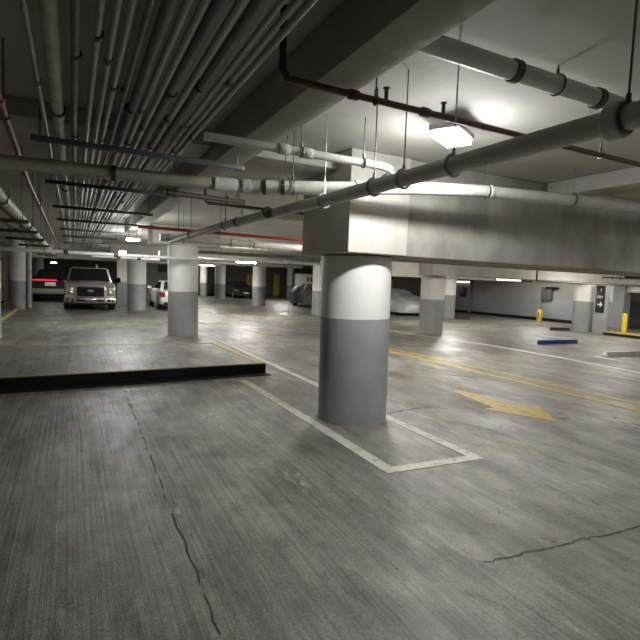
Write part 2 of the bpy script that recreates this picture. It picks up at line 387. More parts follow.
tp = two_tone_wall('wall_recess_pier', XR - .05, XR + .2, 13.75, 14.56, [M['grey_paint'], M['white_paint']], 1.2, 2.9)
struct(MB().box(XR - .25, XR + .25, 13.15, 13.66, 0, ZC).build('trim_1', M['wall_grey'], smooth=False))
struct(MB().box(XR - .1, XR + .3, 5, 13.15, 1.68, 2.25).build('trim_2', M['white_paint'], smooth=False))
d = thing('intercom', 'small dark intercom box on the pale wall piece right of the sign', 'intercom', (XR - .06, 14.05, 1.08))
MB().box(-.06, 0, -.10, .10, 0, .30, bev=.01).build('housing', M['sign_black'], d)
MB().box(-.075, -.058, -.07, .03, .06, .17, bev=.005).build('keypad', M['sign_white'], d)

# ------------------------------------------------------------------ raised slab
sl = thing('raised_slab', 'low raised concrete slab with a black steel front edge and yellow painted rim', 'platform', (0, 0, 0))
pts = [(-2.5, 7.70), (3.0, 7.93), (2.87, 10.73), (-2.5, 11.25)]
MB().prism(pts, 'z', .0, .18).build('slab', M['floor'], sl, smooth=False)
e = MB(); e.prism([(-2.5, 7.66), (3.02, 7.89), (3.02, 7.93), (-2.5, 7.70)], 'z', 0, .175)
e.prism([(-2.5, 7.50), (3.06, 7.72), (3.04, 7.90), (-2.5, 7.68)], 'z', 0.0, .012)
e.build('edge_plate', M['black'], sl, smooth=False)
r = MB()
def strip(b, p, q, w, z0, z1):
    p, q = Vector(p), Vector(q); d = (q - p).normalized(); n = Vector((-d.y, d.x)) * w / 2
    b.prism([tuple(p - n), tuple(q - n), tuple(q + n), tuple(p + n)], 'z', z0, z1)
strip(r, (2.95, 7.98), (2.82, 10.70), .10, .178, .184)
strip(r, (-2.5, 11.20), (2.85, 10.69), .09, .178, .184)
strip(r, (-2.5, 7.735), (2.95, 7.965), .055, .178, .184)
r.build('yellow_rim', M['line_yellow_bold'], sl, smooth=False)

# ------------------------------------------------------------------ floor paint and cracks
def floor_strip(name, pts, w, m, z=.004):
    b = MB()
    for p, q in zip(pts[:-1], pts[1:]): strip(b, p, q, w, 0.0005, z)
    o = b.build(name, m, smooth=False); o['kind'] = 'structure'; return o
floor_strip('floor_line', [(3.33, 14.4), (3.46, 11.4), (3.47, 8.9), (3.48, 3.30)], .12, M['line_white'])
floor_strip('floor_line', [(2.47, 7.49), (2.50, 4.8), (2.50, 3.34)], .13, M['line_white'], .0042)
floor_strip('floor_line', [(2.44, 3.40), (3.54, 3.345)], .12, M['line_white'], .0045)
floor_strip('floor_line', [(6.95, 10.6), (7.08, 5.5), (7.05, -6)], .13, M['line_yellow'])
floor_strip('floor_line', [(7.25, 10.6), (7.45, 7.2), (7.5, 4.2), (7.5, -6)], .13, M['line_yellow'])
floor_strip('floor_line', [(10.1, 14.5), (10.3, 12.1), (10.75, 10), (10.7, 7.8), (10.5, 5.7), (10.4, -6)], .13, M['line_lane'])
floor_strip('floor_line', [(11.86, 7.6), (11.55, 3.0)], .12, M['line_lane'])
ar = MB().prism([(5.52, 5.70), (5.33, 5.70), (5.17, 4.70), (4.98, 4.70), (5.42, 3.88), (5.90, 4.58), (5.62, 4.64), (5.62, 5.10)], 'z', .0005, .004).build('floor_arrow', M['line_yellow'], smooth=False)
tag(ar, 'worn yellow arrow painted on the drive lane floor', 'road marking', kind='thing')
tag(MB().prism([(5.0, 14.9), (5.18, 14.9), (5.45, 13.7), (5.25, 13.7)], 'z', .0005, .004).build('floor_dash', M['line_yellow'], smooth=False), 'short faded yellow dash on the floor behind the slab', 'road marking', kind='thing')
def crack(pts, w, name='floor_crack', m=None, broken=True):
    b = MB(); P = []
    for p, q in zip(pts[:-1], pts[1:]):
        for k in range(16):
            t = k / 16; P.append((p[0] + (q[0] - p[0]) * t + random.uniform(-1, 1) * .012, p[1] + (q[1] - p[1]) * t + random.uniform(-1, 1) * .012))
    P.append(pts[-1]); L, R = [], []
    for i, a in enumerate(P):
        d = (Vector(P[min(i + 1, len(P) - 1)]) - Vector(P[max(i - 1, 0)])).normalized(); n = Vector((-d.y, d.x)) * w * random.uniform(.25, .6)
        L.append(Vector(a) + n); R.append(Vector(a) - n)
    k = len(P)
    b.add([(*v, .0025) for v in L + R], [(i, i + 1, k + i + 1, k + i) for i in range(k - 1) if not broken or random.random() < .72])
    o = b.build(name, m or M['crack'], smooth=False); o['kind'] = 'structure'
crack([(.66, 7.3), (.64, 5.5), (.62, 4.4), (.61, 2.7), (.60, 1.0)], .012)
crack([(3.5, 4.95), (4.17, 5.04), (4.47, 4.99)], .03)
crack([(6.05, 7.83), (6.15, 6.92), (6.63, 6.39)], .05)
crack([(2.2, 1.99), (2.9, 1.93), (3.57, 1.86), (5.5, 1.7)], .012, 'floor_joint', broken=False)
def blotch(cx, cy, rx, ry, seed, m, name):
    b = MB(); vs = []
    for k in range(40):
        a = 2 * PI * k / 40; s = .55 + .65 * noise.noise(Vector((math.cos(a) * 1.8 + seed, math.sin(a) * 1.8, seed))) + .3 * noise.noise(Vector((math.cos(a) * 5, math.sin(a) * 5, seed)))
        vs.append((cx + rx * math.cos(a) * max(s, .15), cy + ry * math.sin(a) * max(s, .15), .0022))
    b.add(vs, [tuple(range(40))]); o = b.build(name, m, smooth=False); o['kind'] = 'structure'
for k, (x, y, rx, ry) in enumerate([(1.60, 3.62, .07, .16), (1.68, 3.42, .06, .15), (1.55, 3.80, .04, .10), (1.70, 3.60, .04, .12), (1.50, 3.98, .05, .08), (1.62, 3.30, .03, .06), (.64, 3.3, .03, .25), (.67, 3.0, .02, .12),
                                    (1.92, 2.55, .025, .15), (1.88, 2.75, .02, .10), (1.15, 5.6, .05, .12), (1.3, 6.3, .06, .1), (.9, 6.9, .05, .12)]):
    blotch(x, y, rx, ry, 3.3 + k * 2.7, M['spall'], 'floor_patch')

# ------------------------------------------------------------------ kerbs, wheel stops, bollards
kb = thing('kerb', 'raised walkway kerb with a worn yellow edge along the left wall', 'kerb')
MB().box(XL + .01, -1.98, 14.6, 23.9, 0, .15, bev=.01).build('walkway', M['slab'], kb)
MB().box(-2.10, -1.97, 14.62, 23.85, .10, .156).build('yellow_edge', M['line_yellow_bold'], kb)
kb = thing('kerb', 'black faced kerb with yellow top under the right column and bollard', 'kerb')
MB().box(18.30, 18.9, 7.5, 11.5, 0, .10).build('kerb_face', M['black'], kb)
MB().box(18.30, 18.9, 7.5, 11.5, .10, .125).build('yellow_top', M['line_yellow_bold'], kb)
def stop(loc, L, m, label, rz=0, h=.12):
    b = MB(); b.prism([(-.08, 0), (.08, 0), (.05, h), (-.05, h)], 'x', 0, L, bev=.02)
    o = b.build('wheel_stop', m, loc=loc); o.rotation_euler = (0, 0, rz)
    return tag(o, label, 'wheel stop', kind='thing')
stop((12.60, 9.88, 0), 1.62, M['blue'], 'blue painted wheel stop lying on the floor at right', -.06)
stop((12.15, 7.55, 0), 1.9, M['stop_white'], 'white concrete wheel stop at the right edge', -.08)
stop((17.55, 13.25, 0), .85, M['black_rubber'], 'black wheel stop left of the column with the sign', -.3)
stop((17.35, 18.6, 0), .75, M['black_rubber'], 'short black wheel stop beside the half hidden column', -.3)
bo = MB().lathe([(.10, 0), (.10, .02), (.085, .03), (.085, .76), (.075, .81), (.04, .84), (.01, .85)], n=24).build('bollard', M['yellow'], loc=(19.45, 11.4, 0))
tag(bo, 'bright yellow steel bollard standing behind the kerb at right', 'bollard', kind='thing')
g = thing('bollard', 'short yellow guard post with a dark stripe at the right wall', 'bollard', (21.9, 17.25, 0))
MB().box(-.09, .09, -.09, .09, 0, .62, bev=.02).build('post', M['yellow'], g)
MB().box(-.10, -.088, -.03, .03, .12, .5).build('stripe', M['box_grey'], g)
cb = thing('control_box', 'dark grey control box on the right wall above the short yellow post', 'box', (XR, 17.6, 1.12))
MB().box(-.22, -.01, -.62, -.05, 0, .66, bev=.015).build('housing', M['box_grey'], cb)
MB().cyl((-.05, 0, 0), (-.05, 0, -1.1), .03).build('riser_pipe', M['conduit_dark'], cb)
MB().box(-.3, -.02, -.95, -.35, .60, .70, bev=.01).build('bracket', M['black'], cb)
w = thing('wall_sign', 'small black sign on the right wall left of the dark riser pipe', 'sign', (XR, 23.55, 1.02))
MB().box(-.05, -.005, -.27, .27, 0, .64, bev=.01).build('sign_board', M['sign_black'], w)
MB().box(-.056, -.049, -.05, .10, .30, .36).build('white_mark', M['sign_white'], w)
tag(MB().cyl((XR - .06, 22.85, .05), (XR - .06, 22.85, 2.2), .07).build('riser_pipe', M['conduit_dark']), 'dark vertical pipe on the right wall beside the small black sign', 'pipe', kind='thing')

# ------------------------------------------------------------------ pipes
def couplings(p, q, ts, r, L, m, parent, name='coupling'):
    p, q = Vector(p), Vector(q); d = (q - p).normalized()
    for t in ts:
        c = p + (q - p) * t
        b = MB(); b.tube([c - d * L, c - d * L * .8, c + d * L * .8, c + d * L], [r * .93, r, r, r * .93], 16)
        b.build(name, m, parent)
def hanger(c, axis, R, parent, top=ZC, m=None, rodr=.005, ring=.006):
    c = Vector(c); b = MB()
    b.torus(c, axis, R + ring * .8, ring, 22, 6)
    b.cyl((c.x, c.y, c.z + R), (c.x, c.y, top), rodr, n=8)
    b.cyl((c.x, c.y, c.z + R), (c.x, c.y, c.z + R + .04), rodr * 2.2, n=8)
    return b.build('hanger', m or M['rod'], parent)

cp = [(-3.15, 4.62, 2.5), (-.5, 4.57, 2.5), (1.38, 4.38, 2.5), (1.75, 4.24, 2.515), (2.33, 4.08, 2.552), (3.05, 3.90, 2.61), (3.78, 3.80, 2.655), (6.25, 3.60, 2.715), (9.5, 3.40, 2.77)]
cr = thing('water_pipe', 'long cream jacketed pipe crossing the whole ceiling from left to right', 'pipe')
MB().tube(cp[:3], .055, 18).build('left_run', M['pipe_cream'], cr)
MB().tube(cp[2:], .062, 18).build('right_run', M['pipe_white'], cr)
MB().tube([(1.14, 4.40, 2.5), (1.34, 4.38, 2.5)], .066, 18).build('tape_wrap', M['wrap'], cr)
MB().tube([(1.40, 4.37, 2.5), (1.47, 4.345, 2.504)], .068, 18).build('coupling', M['wrap'], cr)
couplings(cp[2], cp[3], [.55, .98], .070, .018, M['coupling'], cr)
couplings(cp[4], cp[5], [.15], .074, .022, M['pipe_white'], cr)
couplings(cp[1], cp[2], [.43], .066, .02, M['coupling'], cr)
couplings(cp[6], cp[7], [.05, .55], .072, .02, M['pipe_white'], cr)
for c in [(1.83, 4.21, 2.52), (3.86, 3.79, 2.657), (5.1, 3.69, 2.69)]: hanger(c, (1, -.2, 0), .064, cr)
b = MB(); b.torus((1.72, 4.15, 2.56), (0, 1, 0), .05, .004, 18, 6); b.cyl((1.72, 4.15, 2.61), (1.74, 4.15, ZC), .004, n=6)
b.build('wire_loop', M['rod'], cr)

hp = thing('water_pipe', 'upper white pipe with taped coupling, above the cream pipe', 'pipe')
MB().tube([(.84, 3.57, 2.67), (2.38, 3.57, 2.67), (2.49, 3.60, 2.665), (2.57, 3.69, 2.655), (2.60, 3.86, 2.635)], .033, 16).build('run', M['pipe_white'], hp)
couplings((1.3, 3.57, 2.67), (1.9, 3.57, 2.67), [.28, .62], .042, .045, M['wrap'], hp)
for x in (1.62, 2.2): hanger((x, 3.57, 2.67), (1, 0, 0), .034, hp)

dg = thing('drain_pipe', 'grey drain pipe running from upper right away over the big column', 'pipe')
MB().tube([(2.0, -4, 2.35), (1.98, 1.3, 2.35), (1.93, 3.7, 2.35), (1.80, 6.0, 2.35), (1.74, 8.6, 2.35), (1.74, 9.99, 2.35)], .052, 20).build('run', M['pipe_grey'], dg)
couplings((1.985, .9, 2.35), (1.98, 1.5, 2.35), [.6], .075, .035, M['pipe_grey'], dg)
for y in (4.77, 5.8, 7.2): couplings((1.80, y - .1, 2.35), (1.80, y + .1, 2.35), [.5], .060, .02, M['coupling'], dg)
for x, y in ((1.965, 2.2), (1.955, 2.66), (1.945, 3.0), (1.93, 3.75)): hanger((x, y, 2.35), (0, 1, 0), .054, dg, m=M['rod_bright'], ring=.009)
for x, y in ((1.79, 6.3), (1.98, 1.22), (1.75, 8.2)): hanger((x, y, 2.35), (0, 1, 0), .054, dg)

sp = thing('sprinkler_pipe', 'dark red sprinkler pipe crossing in front of the bright main lamp', 'pipe')
MB().tube([(.97, 2.41, ZC), (.97, 2.41, 2.75), (1.0, 2.41, 2.70), (1.05, 2.41, 2.70), (8.5, 2.41, 2.70)], .019, 12).build('run', M['red_dark'], sp)
for x in (1.62, 2.05): 
    b = MB(); b.cyl((x, 2.41, 2.715), (x, 2.41, 2.77), .012, n=8); b.lathe([(.006, .0), (.02, .008), (.02, .014), (.004, .02)], (x, 2.41, 2.77), 12)
    b.build('sprinkler_head', M['coupling'], sp)
couplings((1.05, 2.41, 2.7), (3, 2.41, 2.7), [.18, .44], .028, .03, M['red_dark'], sp)
for x in (1.55, 3.62, 5.0): hanger((x, 2.41, 2.70), (1, 0, 0), .02, sp)

tr = thing('drain_pipe', 'thick blue grey pipe at the top right joining the drain pipe', 'pipe')
MB().tube([(1.47, 2.12, 2.93), (5.5, 2.12, 2.93)], .055, 18).build('run', M['pipe_grey'], tr)
couplings((2.2, 2.12, 2.93), (3.2, 2.12, 2.93), [.12, .9], .066, .03, M['coupling'], tr)
for x in (2.7, 3.9): hanger((x, 2.12, 2.93), (1, 0, 0), .056, tr)

rr = thing('sprinkler_pipe', 'bright red pipe above the round column beyond the slab', 'pipe')
MB().tube([(.98, 8.70, 2.47), (3.0, 8.80, 2.47), (5.6, 8.95, 2.47)], .028, 12).build('run', M['red'], rr)
for x in (1.65, 2.4): hanger((x, 8.70 + (x - .98) * .05, 2.47), (1, 0, 0), .03, rr)
s2 = thing('sprinkler_pipe', 'dark sprinkler pipe with a drop above the grey drain pipe', 'pipe')
MB().tube([(1.62, 6.72, ZC), (1.62, 6.72, 2.72), (1.65, 6.72, 2.68), (7.5, 6.9, 2.68)], .022, 12).build('run', M['red_dark'], s2)
b = MB(); b.cyl((1.93, 6.73, 2.69), (1.93, 6.73, 2.78), .014, n=8); b.lathe([(.01, 0), (.03, .01), (.006, .03)], (1.93, 6.73, 2.78), 12); b.build('sprinkler_head', M['coupling'], s2)
for x in (2.1, 3.0): hanger((x, 6.74, 2.68), (1, 0, 0), .024, s2)
w2 = thing('water_pipe', 'white pipe crossing just above the round column beyond the slab', 'pipe')
MB().tube([(1.55, 10.1, 2.42), (8.6, 10.0, 2.38)], .075, 16).build('run', M['pipe_white'], w2)
couplings((1.6, 10.1, 2.42), (8, 10.0, 2.38), [.02, .22, .30], .088, .03, M['pipe_white'], w2)
for x in (2.0, 3.4, 5.0): hanger((x, 10.08, 2.41), (1, 0, 0), .076, w2)
w3 = thing('water_pipe', 'pale pipe half hidden behind the grey drain pipe left of the deep beam', 'pipe')
MB().tube([(1.95, 6.1, 2.52), (4.2, 6.1, 2.50)], .045, 14).build('run', M['pipe_white'], w3)
couplings((1.95, 6.1, 2.52), (4.2, 6.1, 2.5), [.2, .26], .054, .02, M['pipe_white'], w3)
w4 = thing('water_pipe', 'thin pale pipe crossing above the pickup truck', 'pipe')
MB().tube([(-2.6, 13.3, 2.15), (-1.2, 13.3, 2.15), (2.3, 13.3, 2.15), (3.2, 13.3, 2.15)], .042, 12).build('run', M['pipe_grey'], w4)
couplings((-1.2, 13.3, 2.15), (2.3, 13.3, 2.15), [.3, .62], .055, .05, M['coupling'], w4)
for x in (-.6, 1.6): hanger((x, 13.3, 2.15), (1, 0, 0), .043, w4)
w5 = thing('water_pipe', 'pale pipe with fittings right above the pickup truck roof', 'pipe')
MB().tube([(.6, 19.3, 2.29), (2.6, 19.2, 2.28), (2.9, 19.2, 2.28), (2.9, 19.2, 2.6)], .05, 12).build('run', M['wrap'], w5)
couplings((.6, 19.3, 2.29), (2.6, 19.2, 2.28), [.45, .8], .07, .06, M['coupling'], w5)
hanger((1.4, 19.26, 2.285), (1, 0, 0), .05, w5)

# red pipe and pale pipes on the left
rl = thing('sprinkler_pipe', 'long red pipe running away on the left of the conduit bundle', 'pipe')
MB().tube([(-.34, -2, 2.6), (-.36, 3.3, 2.6), (-.42, 6, 2.6), (-.48, 22, 2.6)], .022, 12).build('run', M['red_dull'], rl)
couplings((-.36, 3.0, 2.6), (-.48, 13, 2.6), [.03, .5], .032, .04, M['red_dull'], rl)
for y in (3.6, 7.5, 11): hanger((-.37 - (y - 3.3) * .008, y, 2.6), (0, 1, 0), .024, rl)
for k, (x, lab) in enumerate([(-.56, 'pale fat pipe running away at far left, nearest the red pipe'), (-.71, 'pale fat pipe running away at far left, middle of three'), (-.86, 'pale fat pipe running away at far left, outermost of three')]):
    t = thing('water_pipe', lab, 'pipe', group='pale pipes along the left wall')
    MB().tube([(x, -2, 2.3), (x - .02, 12, 2.3), (x - .05, 22.5, 2.3)], .055, 14).build('run', M['pipe_cream'], t)
    for y in (5.2, 8.0, 11.0): couplings((x - .01, y - .1 + k * .2, 2.3), (x - .01, y + .1 + k * .2, 2.3), [.5], .066, .03, M['coupling'], t)
ords = ['nearest', 'second', 'third', 'fourth', 'fifth', 'sixth', 'seventh', 'eighth']
def hang_strut(x0, x1, y, z, m, label, group, name='cross_strut', s=.041, top=ZC):
    t = thing(name, label, 'strut', group=group)
    b = MB(); b.box(x0, x1, y - s / 2, y + s / 2, z - s / 2, z + s / 2, bev=.003); b.box(x0, x1, y - s * .2, y + s * .2, z + s / 2, z + s / 2 + .002)
    b.build('channel', m, t)
    for x in (x0 + .06, x1 - .06):
        MB().cyl((x, y, z - .03), (x, y, top if x > 1.2 else ZC), .005, n=8).build('rod', M['rod'], t)
for k, y in enumerate((6.4, 8.0, 9.8, 12.0, 15.0, 18.0)):
    hang_strut(-1.02, -.44, y, 2.205, M['strut'], ords[k] + ' dark strut under the pale fat pipes at left', 'struts under the pale pipes')
for k, y in enumerate((4.16, 6.2, 8.4, 10.4, 12.6, 15.0, 18.2)):
    hang_strut(-.27, 1.17 if k else 1.34, y, 2.645 if k else 2.62, M['strut_grey'] if k == 0 else M['strut'],
               (ords[k] if k else 'nearest bright') + ' cross strut holding up the conduit bundle', 'struts under the conduit bundle', top=2.75)

# ------------------------------------------------------------------ conduit bundle
cond = [(-.165, .012, 0), (-.078, .036, 1), (.02, .018, 1), (.105, .015, 0), (.158, .015, 0), (.208, .015, 0), (.258, .012, 1), (.328, .029, 1), (.390, .015, 0),
        (.442, .016, 0), (.503, .028, 1), (.562, .018, 0), (.620, .027, 1), (.697, .012, 0), (.740, .012, 0), (.785, .014, 0)]
nth = ['first', 'second', 'third', 'fourth', 'fifth', 'sixth', 'seventh', 'eighth', 'ninth', 'tenth', 'eleventh', 'twelfth', 'thirteenth', 'fourteenth', 'fifteenth', 'last']
for k, (x, r, dk) in enumerate(cond):
    r *= 1.12 if r < .025 else 1.0
    kind = 'fat dull' if r > .025 else 'thin grey'
    z = 2.668 + r
    t = thing('conduit', '%s conduit, %s from the left in the ceiling bundle' % (kind, nth[k]) if k < 15 else 'thin grey conduit at the right end of the ceiling bundle', 'conduit', group='conduits in the ceiling bundle')
    w = random.uniform(-.012, .012)
    MB().tube([(x, -3.5, z), (x + w, 4, z), (x - w, 9, z + .004), (x + w, 15, z), (x, 22.6, z)], r, 12).build('run', M['pipe_cream' if k == 1 else 'conduit_dark' if dk else 'conduit'], t)
    for y in (random.uniform(2.3, 3.8), random.uniform(5, 8), random.uniform(9, 13)):
        couplings((x, y - .5, z), (x, y + .5, z), [.5], r * 1.28, .028, M['coupling'], t)
    if k % 3 == 2:
        MB().torus((x, 4.16, z), (0, 1, 0), r + .003, .005, 14, 6).build('clamp', M['coupling'], t)
# junction fittings along the girder
t = thing('conduit', 'dark conduit stub crossing under the girder beyond the bundle', 'conduit')
MB().tube([(.9, 5.75, 2.60), (1.9, 5.85, 2.60)], .03, 12).build('run', M['conduit_dark'], t)
MB().tube([(.95, 5.75, 2.60), (1.05, 5.76, 2.60)], .045, 12).build('coupling', M['coupling'], t)
for q in ((1.0, 5.76),  (1.8, 5.84)): MB().cyl((q[0], q[1], 2.63), (q[0], q[1], 2.88), .005, n=8).build('rod', M['rod'], t)

# right-hand ceiling fittings
bp = thing('sprinkler_pipe', 'dark pipe with a thin red drop along the second deep beam at right', 'pipe')
MB().tube([(13.7, 11.0, 2.9), (13.7, 11.0, 1.98), (13.75, 11.0, 1.935)], .03, 12).build('drop', M['red_dark'], bp)
MB().tube([(13.75, 11.0, 1.935), (22.0, 11.0, 1.94)], .032, 12).build('run', M['coupling'], bp)
couplings((14, 11.0, 1.937), (22, 11, 1.94), [.55], .05, .06, M['coupling'], bp)
hanger((17.5, 11.0, 1.939), (1, 0, 0), .033, bp)
ra = thing('cable_tray', 'dark hanging tray with a black box at the right edge under the beams', 'tray', (15.0, 9.5, 2.12))
MB().box(0, 3.2, -.12, .12, -.02, .02).build('tray', M['strut'], ra)
for x in (.36, .78, 2.4): MB().cyl((x, 0, -.07), (x, 0, ZC - 2.13), .012, n=8).build('rod', M['rod'], ra)
MB().box(1.15, 2.6, -.1, .1, .03, .16, bev=.01).build('black_box', M['black'], ra)

# ------------------------------------------------------------------ far wall doors, cabinets
def plain_door(x0, x1, h, m, label):
    t = thing('metal_door', label, 'door', ((x0 + x1) / 2, YF, 0)); hw = (x1 - x0) / 2
    MB().box(-hw, hw, -.10, -.065, .05, h, bev=.01).build('door_leaf', m, t)
    b = MB()
    for s in (-1, 1): b.box(s * hw - .05, s * hw + .05, -.13, -.062, 0, h + .05)
    b.box(-hw - .05, hw + .05, -.13, -.062, h + .0, h + .08); b.build('door_frame', M['wall_brown'] if m != M['amber'] else M['amber'], t)
    MB().box(hw - .16, hw - .10, -.16, -.10, 1.0, 1.12).build('handle', M['black'], t)
plain_door(15.35, 15.95, 2.15, M['amber'], 'amber door behind the shaded grey column on the far wall')
plain_door(16.75, 17.95, 2.3, M['box_grey'], 'dark door left of the bright yellow door')
plain_door(18.1, 18.85, 2.3, M['mustard'], 'bright yellow door on the dark far wall')
plain_door(19.35, 19.95, 2.2, M['box_grey'], 'narrow dark door right of the bright yellow door')
cab = thing('electrical_cabinet', 'white cabinet with two dark handles behind the dark covered car', 'cabinet', (18.6, 38.9, 0))
MB().box(-1.1, 1.3, -.3, .3, 0, 2.3, bev=.02).build('body', M['wall_white'], cab)
for x in (-.12, .22): MB().box(x, x + .14, -.34, -.30, 1.65, 2.0).build('handle', M['black'], cab)
dt = thing('metal_door', 'tan lit door in the left wall beyond the kerb', 'door', (XL, 27.7, 0))
MB().box(.01, .06, -1.0, 1.0, .15, 2.15, bev=.01).build('door_leaf', M['door_tan'], dt)
b = MB(); b.box(0, .08, -1.1, -1.0, 0, 2.25); b.box(0, .08, 1.0, 1.1, 0, 2.25); b.box(0, .08, -1.1, 1.1, 2.15, 2.25); b.build('door_frame', M['black'], dt)
vb = thing('wall_box', 'dark vent box above the white sedan on the grey wall', 'box', (6.15, 37.6, 1.95))
MB().box(-.5, .5, -.1, .1, 0, .55, bev=.02).build('housing', M['box_grey'], vb)
b = MB()
for k in range(4): b.box(-.42, .42, -.13, -.10, .07 + k * .12, .12 + k * .12)
b.build('louvre', M['black'], vb)
b = MB(); b.box(3.0, 8.2, 37.7, 37.95, 0, 1.25, mi=0); b.box(3.0, 8.2, 37.7, 37.95, 1.25, ZC, mi=1)
struct(b.build('wall_middle', [M['wall_grey'], M['wall_grey']], smooth=False))

# ------------------------------------------------------------------ vehicles
def wheel(parent, x, y, r, w, side):
    b = MB(); s = side
    b.lathe([(r * .62, -w / 2), (r * .95, -w / 2), (r, -w * .38), (r, w * .38), (r * .95, w / 2), (r * .62, w / 2)], (0, 0, 0), 32, 'x')
    o = b.build('wheel', M['tyre'], parent, loc=(x, y, r))
    c = MB(); xo = s * w / 2
    c.lathe([(r * .63, 0), (r * .60, s * .012), (r * .52, s * .004), (r * .2, s * -.002), (r * .12, s * .02), (.01, s * .02)], (xo, 0, 0), 24, 'x')
    for k in range(6):
        a = 2 * PI * k / 6; d = Vector((0, math.cos(a), math.sin(a))); n = Vector((0, -math.sin(a), math.cos(a)))
        p = [d * r * .1 - n * r * .08, d * r * .58 - n * r * .05, d * r * .58 + n * r * .05, d * r * .1 + n * r * .08]
        vs = [Vector((xo, 0, 0)) + q for q in p] + [Vector((xo + s * .022, 0, 0)) + q for q in p]
        c.add(vs, [(0, 1, 2, 3), (4, 5, 6, 7), (0, 1, 5, 4), (1, 2, 6, 5), (2, 3, 7, 6), (3, 0, 4, 7)])
    c.build('rim', M['rim'], o)
def arch(cy, cz, r, z0, n=12):
    a0 = math.asin(max(-1, min(1, (z0 - cz) / r))); return [(cy + r * math.cos(t), cz + r * math.sin(t)) for t in [a0 + (PI - 2 * a0) * k / n for k in range(n + 1)]]
def frustum(b, z0, z1, base, top, bev, mi=0):
    """base/top: (y0, y1, halfwidth) ; returns corner points for window panels"""
    bm = bmesh.new()
    B = [(-base[2], base[0], z0), (base[2], base[0], z0), (base[2], base[1], z0), (-base[2], base[1], z0)]
    T = [(-top[2], top[0], z1), (top[2], top[0], z1), (top[2], top[1], z1), (-top[2], top[1], z1)]
    vb = [bm.verts.new(p) for p in B]; vt = [bm.verts.new(p) for p in T]
    bm.faces.new(vb[::-1]); bm.faces.new(vt)
    for i in range(4): bm.faces.new((vb[i], vb[(i + 1) % 4], vt[(i + 1) % 4], vt[i]))
    ed = [e for e in bm.edges if any(v in vt for v in e.verts)]
    bmesh.ops.bevel(bm, geom=ed, offset=bev, segments=3, affect='EDGES', profile=0.5)
    b.frombm(bm, mi); return [Vector(p) for p in B], [Vector(p) for p in T]

